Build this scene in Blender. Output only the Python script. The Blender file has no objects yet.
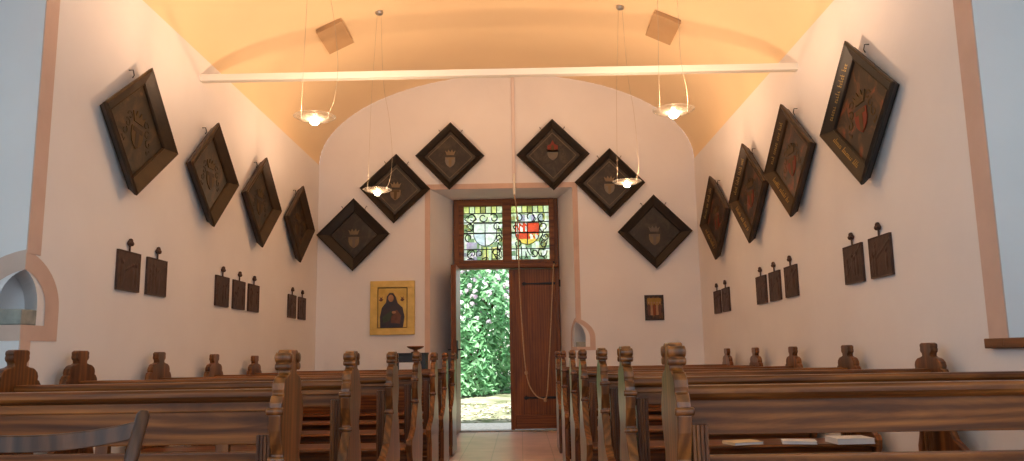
import bpy, bmesh, math, random
from mathutils import Vector, Matrix
random.seed(7)
S = bpy.context.scene
COL = S.collection
PI = math.pi

# ------------------------------------------------------------------ materials
def srgb(r, g, b):
    f = lambda c: (c/255/12.92) if c/255 <= .04045 else ((c/255+.055)/1.055)**2.4
    return (f(r), f(g), f(b), 1)

def newmat(name):
    m = bpy.data.materials.new(name); m.use_nodes = True
    nt = m.node_tree; nt.nodes.clear()
    out = nt.nodes.new('ShaderNodeOutputMaterial')
    return m, nt, out

def principled(nt, out, rough=.6, spec=.5, metal=0):
    p = nt.nodes.new('ShaderNodeBsdfPrincipled')
    p.inputs['Roughness'].default_value = rough
    p.inputs['Specular IOR Level'].default_value = spec
    p.inputs['Metallic'].default_value = metal
    nt.links.new(p.outputs[0], out.inputs[0])
    return p

def coords(nt, scale=(1, 1, 1), kind='Object'):
    tc = nt.nodes.new('ShaderNodeTexCoord'); mp = nt.nodes.new('ShaderNodeMapping')
    mp.inputs['Scale'].default_value = scale
    nt.links.new(tc.outputs[kind], mp.inputs[0])
    return mp.outputs[0]

def noise(nt, vec, scale, detail=3, rough=.5, dist=0):
    n = nt.nodes.new('ShaderNodeTexNoise')
    n.inputs['Scale'].default_value = scale; n.inputs['Detail'].default_value = detail
    n.inputs['Roughness'].default_value = rough; n.inputs['Distortion'].default_value = dist
    nt.links.new(vec, n.inputs['Vector'])
    return n.outputs['Fac']

def ramp(nt, fac, stops):
    r = nt.nodes.new('ShaderNodeValToRGB'); e = r.color_ramp.elements
    while len(e) < len(stops): e.new(.5)
    for i, (p, c) in enumerate(stops): e[i].position = p; e[i].color = c
    nt.links.new(fac, r.inputs[0])
    return r.outputs[0]

def bump(nt, p, fac, strength=.3, dist=.01):
    b = nt.nodes.new('ShaderNodeBump'); b.inputs['Strength'].default_value = strength
    b.inputs['Distance'].default_value = dist
    nt.links.new(fac, b.inputs['Height']); nt.links.new(b.outputs[0], p.inputs['Normal'])

def noisy(name, c1, c2, scale=4, rough=.6, spec=.4, metal=0, bmp=.15, bscale=40, mscale=(1, 1, 1), bdist=.004):
    m, nt, out = newmat(name); p = principled(nt, out, rough, spec, metal)
    v = coords(nt, mscale)
    nt.links.new(ramp(nt, noise(nt, v, scale, 4), [(.3, c1), (.7, c2)]), p.inputs['Base Color'])
    if bmp: bump(nt, p, noise(nt, v, bscale, 3), bmp, bdist)
    return m

def wood(name, dark, mid, light, axis='x', rough=.36, spec=.32):
    m, nt, out = newmat(name); p = principled(nt, out, rough, spec)
    sc = {'x': (.7, 7, 7), 'y': (7, .7, 7), 'z': (7, 7, .7)}[axis]
    v = coords(nt, sc)
    info = nt.nodes.new('ShaderNodeObjectInfo')
    add = nt.nodes.new('ShaderNodeVectorMath'); add.operation = 'ADD'
    mul = nt.nodes.new('ShaderNodeVectorMath'); mul.operation = 'SCALE'; mul.inputs['Scale'].default_value = 17
    comb = nt.nodes.new('ShaderNodeCombineXYZ')
    for k in range(3): nt.links.new(info.outputs['Random'], comb.inputs[k])
    nt.links.new(comb.outputs[0], mul.inputs[0]); nt.links.new(v, add.inputs[0]); nt.links.new(mul.outputs[0], add.inputs[1])
    f = noise(nt, add.outputs[0], 1.5, 8, .68, 1.1)
    w = nt.nodes.new('ShaderNodeTexWave'); w.wave_type = 'RINGS'; w.inputs['Scale'].default_value = 1.6
    w.rings_direction = {'x': 'X', 'y': 'Y', 'z': 'Z'}[axis]
    w.inputs['Distortion'].default_value = 6; w.inputs['Detail'].default_value = 3; w.inputs['Detail Scale'].default_value = .8
    nt.links.new(add.outputs[0], w.inputs['Vector'])
    mx = nt.nodes.new('ShaderNodeMath'); mx.operation = 'MULTIPLY_ADD'; mx.inputs[1].default_value = .16
    nt.links.new(w.outputs['Fac'], mx.inputs[0])
    m2 = nt.nodes.new('ShaderNodeMath'); m2.operation = 'MULTIPLY'; m2.inputs[1].default_value = .92
    nt.links.new(f, m2.inputs[0]); nt.links.new(m2.outputs[0], mx.inputs[2])
    nt.links.new(ramp(nt, mx.outputs[0], [(.28, dark), (.52, mid), (.8, light)]), p.inputs['Base Color'])
    bump(nt, p, mx.outputs[0], .12, .003)
    return m

M = {}
M['wall'] = noisy('plaster_white', (.77, .74, .735, 1), (.83, .80, .79, 1), 1.3, .9, .1, bmp=.25, bscale=14, bdist=.006)
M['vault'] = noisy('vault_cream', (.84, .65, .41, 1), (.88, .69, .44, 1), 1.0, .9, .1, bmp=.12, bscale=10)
M['border'] = noisy('painted_border', (.58, .42, .345, 1), (.65, .48, .40, 1), 5, .85, .1, bmp=.1)
M['beam'] = noisy('beam_paint', (.80, .76, .66, 1), (.84, .79, .70, 1), 3, .6, .3, bmp=.08)
M['stone'] = noisy('basin_stone', (.22, .23, .21, 1), (.38, .38, .34, 1), 12, .85, .2, bmp=.5, bscale=60)
D, Mi, Li = (.030, .008, .002, 1), (.125, .037, .007, 1), (.34, .115, .023, 1)
for ax in 'xyz': M['wood_'+ax] = wood('pew_wood_'+ax, D, Mi, Li, ax, .36 if ax == 'x' else .28, .35 if ax == 'x' else .55)
for ax in 'xz': M['door_'+ax] = wood('door_wood_'+ax, (.06, .015, .003, 1), (.17, .050, .006, 1), (.28, .092, .013, 1), ax, .45)
M['chair_wood'] = wood('chair_wood', (.015, .007, .004, 1), (.06, .024, .010, 1), (.13, .05, .02, 1), 'z', .4)
M['sill'] = wood('sill_wood', (.09, .035, .014, 1), (.17, .07, .028, 1), (.24, .10, .04, 1), 'y', .45)
M['frame'] = noisy('ebonised_frame', (.010, .008, .006, 1), (.028, .019, .013, 1), 6, .45, .4, bmp=.15, bscale=50)
M['frame2'] = noisy('dark_brown_frame', (.022, .011, .004, 1), (.060, .030, .010, 1), 6, .45, .4, bmp=.15, bscale=50)
M['gold'] = noisy('dull_gold', (.30, .19, .05, 1), (.45, .30, .09, 1), 20, .45, .5, .4, bmp=0)
M['gold_line'] = noisy('faded_gold_line', (.12, .09, .05, 1), (.17, .13, .08, 1), 20, .6, .3, 0, bmp=0)
M['bronze'] = noisy('relief_bronze', (.045, .020, .014, 1), (.085, .040, .028, 1), 18, .55, .4, .1, bmp=.5, bscale=45)
M['iron'] = noisy('wrought_iron', (.008, .008, .009, 1), (.022, .022, .024, 1), 10, .5, .5, .5, bmp=.2)
M['steel'] = noisy('brushed_steel', (.35, .34, .33, 1), (.5, .48, .46, 1), 20, .35, .5, .9, bmp=0)
M['wire'] = noisy('lamp_wire', (.42, .36, .26, 1), (.5, .42, .3, 1), 20, .4, .5, .3, bmp=0)
M['rope'] = noisy('hemp_rope', (.34, .22, .12, 1), (.50, .34, .20, 1), 60, .9, .1, bmp=.5, bscale=120)
M['paper'] = noisy('white_paper', (.75, .76, .78, 1), (.82, .82, .83, 1), 8, .8, .2, bmp=0)
M['paper2'] = noisy('cream_paper', (.70, .55, .34, 1), (.76, .62, .40, 1), 8, .8, .2, bmp=0)
M['black'] = noisy('black_lacquer', (.012, .012, .014, 1), (.022, .022, .026, 1), 6, .4, .5, bmp=0)
M['bowl'] = noisy('turned_wood', (.20, .08, .035, 1), (.32, .14, .06, 1), 8, .4, .5, bmp=.1)
M['leadcame'] = noisy('lead_came', (.012, .012, .013, 1), (.03, .03, .032, 1), 20, .6, .4, .3, bmp=0)

def tile_floor():
    m, nt, out = newmat('stone_floor_tiles'); p = principled(nt, out, .32, .5)
    v = coords(nt)
    b = nt.nodes.new('ShaderNodeTexBrick'); b.offset = 0
    b.inputs['Scale'].default_value = 1; b.inputs['Brick Width'].default_value = .32; b.inputs['Row Height'].default_value = .32
    b.inputs['Mortar Size'].default_value = .006
    b.inputs['Color1'].default_value = (.68, .49, .45, 1); b.inputs['Color2'].default_value = (.74, .55, .51, 1)
    b.inputs['Mortar'].default_value = (.50, .39, .35, 1)
    nt.links.new(v, b.inputs['Vector'])
    mx = nt.nodes.new('ShaderNodeMixRGB'); mx.blend_type = 'MULTIPLY'; mx.inputs[0].default_value = 1
    nt.links.new(b.outputs[0], mx.inputs[1])
    nt.links.new(ramp(nt, noise(nt, v, 3, 5), [(.3, (.75, .75, .75, 1)), (.7, (1, 1, 1, 1))]), mx.inputs[2])
    nt.links.new(mx.outputs[0], p.inputs['Base Color'])
    return m
M['floor'] = tile_floor()

def painting(name, base, mid, hot, scale=6, seed=0, t=(.42, .56, .68)):
    m, nt, out = newmat(name); p = principled(nt, out, .45, .4)
    tc = nt.nodes.new('ShaderNodeTexCoord'); mp = nt.nodes.new('ShaderNodeMapping')
    mp.inputs['Location'].default_value = (seed*3.1, seed*1.7, seed)
    nt.links.new(tc.outputs['Object'], mp.inputs[0])
    f = noise(nt, mp.outputs[0], scale, 5, .6, 1.2)
    nt.links.new(ramp(nt, f, [(t[0], base), (t[1], mid), (t[2], hot)]), p.inputs['Base Color'])
    return m

def glassmat(name, col, clear=.35):
    m, nt, out = newmat(name)
    tr = nt.nodes.new('ShaderNodeBsdfTranslucent'); tp = nt.nodes.new('ShaderNodeBsdfTransparent'); gl = nt.nodes.new('ShaderNodeBsdfGlossy')
    v = coords(nt)
    c = ramp(nt, noise(nt, v, 25, 3), [(.3, tuple(x*.7 for x in col[:3])+(1,)), (.7, col)])
    nt.links.new(c, tr.inputs[0]); nt.links.new(c, tp.inputs[0]); gl.inputs['Roughness'].default_value = .15
    a = nt.nodes.new('ShaderNodeMixShader'); a.inputs[0].default_value = clear
    nt.links.new(tr.outputs[0], a.inputs[1]); nt.links.new(tp.outputs[0], a.inputs[2])
    b = nt.nodes.new('ShaderNodeMixShader'); b.inputs[0].default_value = .05
    nt.links.new(a.outputs[0], b.inputs[1]); nt.links.new(gl.outputs[0], b.inputs[2]); nt.links.new(b.outputs[0], out.inputs[0])
    return m

def clear_glass(name, tint=(1, .98, .93, 1), gloss=.16, trans=.10):
    m, nt, out = newmat(name)
    tr = nt.nodes.new('ShaderNodeBsdfTranslucent'); tp = nt.nodes.new('ShaderNodeBsdfTransparent'); gl = nt.nodes.new('ShaderNodeBsdfGlossy')
    tp.inputs[0].default_value = tint; tr.inputs[0].default_value = tint; gl.inputs['Roughness'].default_value = .08
    a = nt.nodes.new('ShaderNodeMixShader'); a.inputs[0].default_value = trans
    nt.links.new(tp.outputs[0], a.inputs[1]); nt.links.new(tr.outputs[0], a.inputs[2])
    b = nt.nodes.new('ShaderNodeMixShader')
    lw = nt.nodes.new('ShaderNodeLayerWeight'); lw.inputs[0].default_value = .35
    mm = nt.nodes.new('ShaderNodeMath'); mm.operation = 'MULTIPLY_ADD'; mm.inputs[1].default_value = .5; mm.inputs[2].default_value = gloss*.4
    nt.links.new(lw.outputs['Fresnel'], mm.inputs[0]); nt.links.new(mm.outputs[0], b.inputs[0])
    nt.links.new(a.outputs[0], b.inputs[1]); nt.links.new(gl.outputs[0], b.inputs[2]); nt.links.new(b.outputs[0], out.inputs[0])
    return m

def emis(name, col, s):
    m, nt, out = newmat(name); e = nt.nodes.new('ShaderNodeEmission')
    e.inputs[0].default_value = col; e.inputs[1].default_value = s; nt.links.new(e.outputs[0], out.inputs[0])
    return m
M['lampglass'] = clear_glass('pendant_glass', gloss=.10, trans=.03)
M['dim_pane'] = clear_glass('dimming_window_pane', (.42, .52, .56, 1), .12, .25)  # glass tinted dark and blue to cut and cool the incoming skylight
M['bulb'] = emis('halogen_bulb', (1, .86, .62, 1), 30)

# ------------------------------------------------------------------ mesh helpers
def box(bm, x0, x1, y0, y1, z0, z1, mi=0):
    vs = [bm.verts.new((x, y, z)) for x in (x0, x1) for y in (y0, y1) for z in (z0, z1)]
    for f in ((0, 1, 3, 2), (4, 6, 7, 5), (0, 4, 5, 1), (2, 3, 7, 6), (0, 2, 6, 4), (1, 5, 7, 3)):
        fc = bm.faces.new([vs[i] for i in f]); fc.material_index = mi
    return vs

def prism(bm, pts, a, b, axis='x', mi=0):
    """extrude a closed 2-D outline between a and b on an axis; pts are (u,v) in the other two axes (x:yz, y:xz, z:xy)"""
    def P(t, u, v): return {'x': (t, u, v), 'y': (u, t, v), 'z': (u, v, t)}[axis]
    A = [bm.verts.new(P(a, *p)) for p in pts]; B = [bm.verts.new(P(b, *p)) for p in pts]
    n = len(pts)
    for i in range(n):
        f = bm.faces.new((A[i], A[(i+1) % n], B[(i+1) % n], B[i])); f.material_index = mi
    for L in (A[::-1], B):
        f = bm.faces.new(L); f.material_index = mi
    return A+B

def tube(bm, pts, r, seg=8, cap=True, mi=0):
    pts = [Vector(p) for p in pts]; rings = []
    rr = r if isinstance(r, (list, tuple)) else [r]*len(pts)
    for i, p in enumerate(pts):
        d = (pts[min(i+1, len(pts)-1)]-pts[max(i-1, 0)]).normalized()
        a = d.orthogonal().normalized() if i == 0 else (rings[-1][1]-d*rings[-1][1].dot(d)).normalized()
        b = d.cross(a)
        rings.append(([bm.verts.new(p+rr[i]*(math.cos(t*2*PI/seg)*a+math.sin(t*2*PI/seg)*b)) for t in range(seg)], a))
    for i in range(len(rings)-1):
        A, B = rings[i][0], rings[i+1][0]
        for k in range(seg):
            f = bm.faces.new((A[k], A[(k+1) % seg], B[(k+1) % seg], B[k])); f.smooth = True; f.material_index = mi
    if cap:
        bm.faces.new(rings[0][0][::-1]).material_index = mi; bm.faces.new(rings[-1][0]).material_index = mi

def lathe(bm, prof, c=(0, 0, 0), seg=24, close=False):
    c = Vector(c); rings = []
    for r, z in prof:
        if r < 1e-5: rings.append([bm.verts.new(c+Vector((0, 0, z)))])
        else: rings.append([bm.verts.new(c+Vector((r*math.cos(2*PI*k/seg), r*math.sin(2*PI*k/seg), z))) for k in range(seg)])
    prs = list(zip(rings, rings[1:]))
    if close: prs.append((rings[-1], rings[0]))
    for A, B in prs:
        for k in range(seg):
            k2 = (k+1) % seg
            q = ([A[0]] if len(A) == 1 else [A[k], A[k2]])+([B[0]] if len(B) == 1 else [B[k2], B[k]])
            if len(q) > 2: bm.faces.new(q).smooth = True

def obj(name, bm, mats, parent=None, bevel=0, seg=2, loc=None):
    bmesh.ops.recalc_face_normals(bm, faces=bm.faces)
    me = bpy.data.meshes.new(name); bm.to_mesh(me); bm.free()
    if any(p.use_smooth for p in me.polygons): me.set_sharp_from_angle(angle=.7)
    for m in (mats if isinstance(mats, (list, tuple)) else [mats]): me.materials.append(m)
    o = bpy.data.objects.new(name, me); COL.objects.link(o)
    if parent: o.parent = parent
    if loc: o.location = loc
    if bevel:
        b = o.modifiers.new('bevel', 'BEVEL'); b.width = bevel; b.segments = seg; b.limit_method = 'ANGLE'; b.angle_limit = .6
    return o

def thing(name, label, cat, loc=(0, 0, 0), rot=(0, 0, 0), group=None):
    o = bpy.data.objects.new(name, None); COL.objects.link(o); o.empty_display_size = .1
    o.location = loc; o.rotation_euler = rot
    return tag(o, label, cat, group)

def tag(o, label, cat, group=None, kind=None):
    o['label'] = label; o['category'] = cat
    if group: o['group'] = group
    if kind: o['kind'] = kind
    return o

def struct(name, bm, m, bevel=0):
    o = obj(name, bm, m, None, bevel); o['kind'] = 'structure'; return o

def dup(root, label, loc, rot=None):
    r = root.copy(); COL.objects.link(r); r.location = loc; r['label'] = label
    if rot: r.rotation_euler = rot
    for ch in [c for c in S.objects if c.parent == root]:
        c = ch.copy(); COL.objects.link(c); c.parent = r
        for g in [g for g in S.objects if g.parent == ch]:
            d = g.copy(); COL.objects.link(d); d.parent = c
    return r

def arch_pts(w, h0, h1, n=10):
    """pointed arch outline, half width w, springing h0, apex h1: from bottom right over apex to bottom left (without base)"""
    R = (w*w+(h1-h0)**2)/(2*w)
    a1 = math.asin(min(1, (h1-h0)/R)); pts = []
    for i in range(n+1):
        a = a1*i/n; pts.append((w-R+R*math.cos(a), h0+R*math.sin(a)))
    return pts+[(-x, z) for x, z in pts[::-1][1:]]

# ------------------------------------------------------------------ the room
XL, XR, YW, ZS, RISE = -2.70, 2.39, 10.5, 3.63, 1.24
XC = (XL+XR)/2; HS = (XR-XL)/2
YB = -3.2           # rear wall behind the viewer
T = .62             # wall thickness
YD = 11.2           # plane of the door
YO1, YO0 = 4.28, 2.1   # opening in left wall
YR1, YR0 = 3.94, 1.9   # opening in right wall
ZT = 3.35
def vault_z(x):
    u = min(1, abs(x-XC)/HS); return ZS+RISE*math.sqrt(max(0, 1-u*u))

bm = bmesh.new(); box(bm, XL-T, XR+T, YB, YD+.12, -.15, 0); struct('floor', bm, M['floor'])

def carve(o, cutter_bm):
    me = bpy.data.meshes.new('cut'); bmesh.ops.recalc_face_normals(cutter_bm, faces=cutter_bm.faces); cutter_bm.to_mesh(me); cutter_bm.free()
    c = bpy.data.objects.new('cut', me); COL.objects.link(c)
    md = o.modifiers.new('b', 'BOOLEAN'); md.operation = 'DIFFERENCE'; md.solver = 'EXACT'; md.object = c
    bpy.context.view_layer.update()
    dg = bpy.context.evaluated_depsgraph_get()
    nm = bpy.data.meshes.new_from_object(o.evaluated_get(dg)); o.modifiers.clear(); o.data = nm
    bpy.data.objects.remove(c); bpy.data.meshes.remove(me)

# side walls with one opening each (in Y,Z outline, extruded through the thickness)
bm = bmesh.new()
prism(bm, [(YB, 0), (YO0, 0), (YO0, ZT), (YO1, ZT), (YO1, 0), (YW, 0), (YW, ZS), (YB, ZS)], XL-T, XL, 'x')
wl = struct('wall_left', bm, M['wall'])
bm = bmesh.new()
ZSI = 1.09
prism(bm, [(YB, 0), (YW, 0), (YW, ZS), (YB, ZS)], XR, XR+T, 'x')
wr = struct('wall_right', bm, M['wall'])
c = bmesh.new(); box(c, XR-.1, XR+T+.1, YR0, YR1, ZSI-.02, ZT); carve(wr, c)

for w_, x0_, x1_ in ((wl, XL-T-.1, XL+.1), (wr, XR-.1, XR+T+.1)):
    c = bmesh.new(); box(c, x0_, x1_, -1.7, .5, 1.2, ZT-.05); carve(w_, c)  # openings for the unseen windows added to carry daylight across
# back wall with the splayed door recess
DX0, DX1, DZT = -1.19, .728, 3.265     # opening at the wall face
EX0, EX1, EZT = -.90, .53, 3.25        # opening at the door plane
bm = bmesh.new()
out = [(XL-T, 0), (DX0, 0), (DX0, DZT), (DX1, DZT), (DX1, 0), (XR+T, 0), (XR+T, ZS)]
out += [(XC+(HS+.0)*math.cos(a), ZS+(RISE+.0)*math.sin(a)) for a in [PI*i/48 for i in range(49)]]
out += [(XL-T, ZS)]
# thicken: front face at YW, back face at YD+.1, inner edge splays
def splay(p):
    x, z = p
    if p == (DX0, 0): return (EX0, 0)
    if p == (DX1, 0): return (EX1, 0)
    if p == (DX0, DZT): return (EX0, EZT)
    if p == (DX1, DZT): return (EX1, EZT)
    return p
A = [bm.verts.new((x, YW, z)) for x, z in out]
B = [bm.verts.new((splay(p)[0], YD+.15, splay(p)[1])) for p in out]
n = len(out)
for i in range(n): bm.faces.new((A[i], A[(i+1) % n], B[(i+1) % n], B[i]))
bm.faces.new(A[::-1]); bm.faces.new(B)
wb = struct('wall_back', bm, M['wall'])

# rear wall behind the viewer with a tall window
bm = bmesh.new()
out = [(XL-T, 0), (XR+T, 0), (XR+T, ZS)]+[(XC+HS*math.cos(PI*i/32), ZS+RISE*math.sin(PI*i/32)) for i in range(33)]+[(XL-T, ZS)]
prism(bm, out, YB-.3, YB, 'y'); wf = struct('wall_front', bm, M['wall'])
c = bmesh.new(); box(c, -1.5, 1.2, YB-.5, YB+.2, 1.2, 4.2); carve(wf, c)

# vaulted ceiling
bm = bmesh.new()
prof = [(XC+HS*math.cos(PI*i/192), ZS+RISE*math.sin(PI*i/192)) for i in range(193)]
o2 = [(XC+(HS+.2)*math.cos(PI*i/192), ZS+(RISE+.2)*math.sin(PI*i/192)) for i in range(193)]
ring = prof+o2[::-1]
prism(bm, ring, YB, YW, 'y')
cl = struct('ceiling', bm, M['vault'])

# --- corner stoup niches: a pointed niche cut at 45 degrees across a corner
def corner_niche(wallobj, cx, cy, dirv, w_in, z0, zs, z1, bw, facedir, revdir, group_lbl, vis_w=None):
    """dirv: unit 2-D direction into the masonry; facedir/revdir: 2-D unit directions along the wall face / the reveal"""
    dv = Vector((dirv[0], dirv[1], 0)); u = Vector((-dv.y, dv.x, 0))
    if u.dot(Vector((*facedir, 0))) < 0: u = -u
    o = Vector((cx, cy, 0))
    pin = [(w_in, z0)]+arch_pts(w_in, zs, z1)+[(-w_in, z0)]
    c = bmesh.new()
    A = [c.verts.new(o+u*x+dv*(-.6)+Vector((0, 0, z))) for x, z in pin]
    B = [c.verts.new(o+u*x*.55+dv*.30+Vector((0, 0, z))) for x, z in pin]
    n = len(pin)
    for i in range(n): c.faces.new((A[i], A[(i+1) % n], B[(i+1) % n], B[i]))
    c.faces.new(A[::-1]); c.faces.new(B)
    carve(wallobj, c)
    # painted band round the niche, on both planes
    pout = [(w_in+bw, z0-bw*.9)]+arch_pts(w_in+bw, zs, z1+bw*1.15)+[(-w_in-bw, z0-bw*.9)]
    fd, rd = Vector((*facedir, 0)), Vector((*revdir, 0))
    kf = 1/abs(fd.dot(u)); kr = 1/abs(rd.dot(u))
    def place(x, z, lift):
        p = o+(fd*(x*kf) if x >= 0 else rd*(-x*kr))+Vector((0, 0, z))
        return p-dv*lift
    bm = bmesh.new()
    for i in range(n-1):
        q = [pin[i], pin[i+1], pout[i+1], pout[i]]
        for lift in (.005,):
            bm.faces.new([bm.verts.new(place(*p, lift)) for p in q])
    for s in (1, -1):
        q = [(0, z0), (w_in*s, z0), ((w_in+bw)*s, z0-bw*.9), (0, z0-bw*.9)]
        bm.faces.new([bm.verts.new(place(p[0] if p[0] else s*1e-6, p[1], .005)) for p in q])
    return bm, o, u, dv

s2 = math.sqrt(.5)
def stoup(bmk, o, u, dv, w, z0, h, lbl):
    pts = [(w*.96, -.10), (w*.6, .24), (-w*.6, .24), (-w*.96, -.10)]
    b = bmesh.new()
    P0 = [b.verts.new(o+u*x+dv*y+Vector((0, 0, z0+.002))) for x, y in [(w*.93, w*.97), (w*.62, .27), (-w*.62, .27), (-w*.93, w*.97), (0, .0)]]
    P1 = [b.verts.new(o+u*x+dv*y+Vector((0, 0, z0+h))) for x, y in [(w*.93, w*.97), (w*.62, .27), (-w*.62, .27), (-w*.93, w*.97), (0, .0)]]
    P2 = [b.verts.new(o+u*x+dv*y+Vector((0, 0, z0+h))) for x, y in [(w*.72, w*.98), (w*.45, .24), (-w*.45, .24), (-w*.72, w*.98), (0, .03)]]
    P3 = [b.verts.new(o+u*x+dv*y+Vector((0, 0, z0+h*.4))) for x, y in [(w*.5, w*1.0), (w*.3, .21), (-w*.3, .21), (-w*.5, w*1.0), (0, .07)]]
    for A, B in ((P0, P1), (P1, P2), (P2, P3)):
        for i in range(5): b.faces.new((A[i], A[(i+1) % 5], B[(i+1) % 5], B[i]))
    b.faces.new(P0[::-1]); b.faces.new(P3)
    ob = obj('holy_water_basin', b, M['stone'], None, .006)
    tag(ob, lbl, 'basin')

bmN, o_, u_, d_ = corner_niche(wl, XL, YO1, (-s2, s2), .148, 1.25, 1.35, 1.55, .095, (0, 1), (-1, 0), '')
k = obj('trim_1', bmN, M['border']); k['kind'] = 'structure'
stoup(bmN, o_, u_, d_, .148, 1.25, .085, 'grey stone basin in the pointed niche of the left wall')
bmN, o_, u_, d_ = corner_niche(wb, DX1, YW, (s2, s2), .130, 1.13, 1.25, 1.455, .05, (1, 0), (-.20/.728, .7/.728), '')
k = obj('trim_2', bmN, M['border']); k['kind'] = 'structure'
stoup(bmN, o_, u_, d_, .130, 1.13, .065, 'small grey stone basin in the niche right of the open door')

# painted borders (thin raised plaster bands)
bm = bmesh.new(); e = .006
bw = .07
box(bm, DX0-bw, DX0, YW-e, YW+.0005, 0, DZT+bw); box(bm, DX0, DX1, YW-e, YW+.0005, DZT, DZT+bw)
box(bm, DX1, DX1+bw, YW-e, YW+.0005, 1.46, DZT+bw)
box(bm, DX1, DX1+bw, YW-e, YW+.0005, 0, 1.06)
struct('trim_3', bm, M['border'])
bm = bmesh.new()
x0, x1 = XL-.0005, XL+e
box(bm, x0, x1, YO1, YO1+.125, 1.64, ZT+.12); box(bm, x0, x1, YO0-.12, YO1, ZT, ZT+.12)
box(bm, x0, x1, YO1, YO1+.09, 0, 1.17); box(bm, x0, x1, YO0-.12, YO0, 0, ZT)
struct('trim_4', bm, M['border'])
bm = bmesh.new()
x0, x1 = XR-e, XR+.0005
box(bm, x0, x1, YR1, YR1+.16, ZSI, ZT+.12)
box(bm, x0, x1, YR0-.12, YR1, ZT, ZT+.12); box(bm, x0, x1, YR0-.12, YR0, ZSI, ZT)
struct('trim_5', bm, M['border'])
bm = bmesh.new(); box(bm, XR-.035, XR+T, YR0-.16, YR1, ZSI-.05, ZSI); box(bm, XR-.035, XR-.001, YR1, YR1+.16, ZSI-.05, ZSI)
struct('trim_6', bm, M['sill'], .004)

# windows at the outer plane of the two side openings (seen only from beside)
def glazed(name, x, y0, y1, z0, z1):
    r = bpy.data.objects.new(name, None); COL.objects.link(r); r['kind'] = 'structure'
    b = bmesh.new()
    for a0, a1, c0, c1 in ((y0, y0+.06, z0, z1), (y1-.06, y1, z0, z1), (y0+.06, y1-.06, z0, z0+.06), (y0+.06, y1-.06, z1-.06, z1), ((y0+y1)/2-.02, (y0+y1)/2+.02, z0+.06, z1-.06)):
        box(b, x-.03, x+.03, a0, a1, c0, c1)
    obj('window_frame', b, M['door_z'], r)
    b = bmesh.new(); box(b, x-.004, x+.004, y0+.055, y1-.055, z0+.055, z1-.055)
    obj('window_pane', b, M['dim_pane'], r)
glazed('window_2', XL-T+.05, YO0, YO1, .0, ZT)
glazed('added_window_4', XL-T+.05, -1.7, .5, 1.2, ZT-.05)  # unseen window, added to throw daylight onto the opposite wall
glazed('added_window_5', XR+T-.05, -1.7, .5, 1.2, ZT-.05)  # added counterpart on the right, also out of view
glazed('window_3', XR+T-.05, YR0, YR1, ZSI, ZT)

r_ = bpy.data.objects.new('window_6', None); COL.objects.link(r_); r_['kind'] = 'structure'
b = bmesh.new()
for x0, x1, z0, z1 in ((-1.5, -1.44, 1.2, 4.2), (1.14, 1.2, 1.2, 4.2), (-1.44, 1.14, 1.2, 1.26), (-1.44, 1.14, 4.14, 4.2), (-.18, -.12, 1.26, 4.14)): box(b, x0, x1, YB-.28, YB-.22, z0, z1)
obj('window_frame', b, M['door_z'], r_)
b = bmesh.new(); box(b, -1.445, 1.145, YB-.255, YB-.247, 1.255, 4.145); obj('window_pane', b, M['dim_pane'], r_)
# ------------------------------------------------------------------ tie beam
YBEAM = 6.49
bm = bmesh.new(); box(bm, XL-.08, XR+.08, YBEAM-.035, YBEAM+.035, 3.395, 3.455)
tb = struct('trim_7', bm, M['beam'], .006)
# thin conduit for the bell rope on the back wall
bm = bmesh.new(); box(bm, -.075, -.03, YW-.03, YW+.005, 3.27+.09, vault_z(-.05)+.02)
struct('trim_8', bm, noisy('conduit_paint', (.70, .60, .56, 1), (.74, .64, .60, 1), 3, .7, .2, bmp=0), .004)

# ------------------------------------------------------------------ door and stained glass
dr = bpy.data.objects.new('door_1', None); COL.objects.link(dr); dr['kind'] = 'structure'
ZH = 2.245
bm = bmesh.new()
box(bm, EX0-.03, -.855, YD-.03, YD+.07, 0, 3.25)
box(bm, .50, EX1+.03, YD-.03, YD+.07, 0, 3.25)
obj('door_frame', bm, M['door_z'], dr, .006)
bm = bmesh.new(); box(bm, EX0-.02, EX1+.02, YD-.08, YD+.07, ZH, ZH+.085); box(bm, EX0-.02, EX1+.02, YD-.11, YD-.08, ZH+.01, ZH+.05)
obj('transom_beam', bm, M['door_x'], dr, .006)
bm = bmesh.new(); box(bm, EX0, EX1, YD-.05, YD+.14, 0, .02); obj('threshold', bm, M['stone'], dr, .004)
def leaf(flip=False):
    g = bpy.data.objects
    b = bmesh.new(); W = .665
    box(b, 0, W, -.022, .022, .03, ZH-.005)
    lf = obj('door_leaf', b, M['door_z'], dr, .003)
    b = bmesh.new()
    box(b, W-.045, W+.012, -.045, -.018, .025, ZH-.008)
    obj('meeting_stile', b, M['door_z'], lf, .006)
    b = bmesh.new(); box(b, .02, W-.06, -.038, -.02, .03, .22); obj('bottom_rail', b, M['door_x'], lf, .006)
    for z in (2.03, .45):
        b = bmesh.new()
        tube(b, [(-.035, -.04, z-.05), (-.035, -.04, z+.05)], .016)
        prism(b, [(-.04, z-.018), (.42, z-.010), (.47, z-.026), (.50, z), (.47, z+.026), (.42, z+.010), (-.04, z+.018)], -.036, -.024, 'y')
        obj('strap_hinge', b, M['iron'], lf, .002)
    return lf
lr = leaf(); lr.location = (.525, YD+.02, 0); lr.scale = (-1, 1, 1)
ll = leaf(); ll.location = (-.862, YD-.04, 0); ll.rotation_euler = (0, 0, math.radians(-90.5))
b = bmesh.new()
box(b, .52, .64, .022, .038, 1.0, 1.24)
tube(b, [(.58, .03, 1.12), (.58, .09, 1.12), (.50, .095, 1.12)], .011)
tube(b, [(.58, -.03, 1.12), (.58, -.09, 1.12), (.50, -.095, 1.12)], .011); box(b, .55, .62, -.05, -.022, 1.02, 1.22)
obj('lock_and_handle', b, M['iron'], ll, .003)

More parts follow.
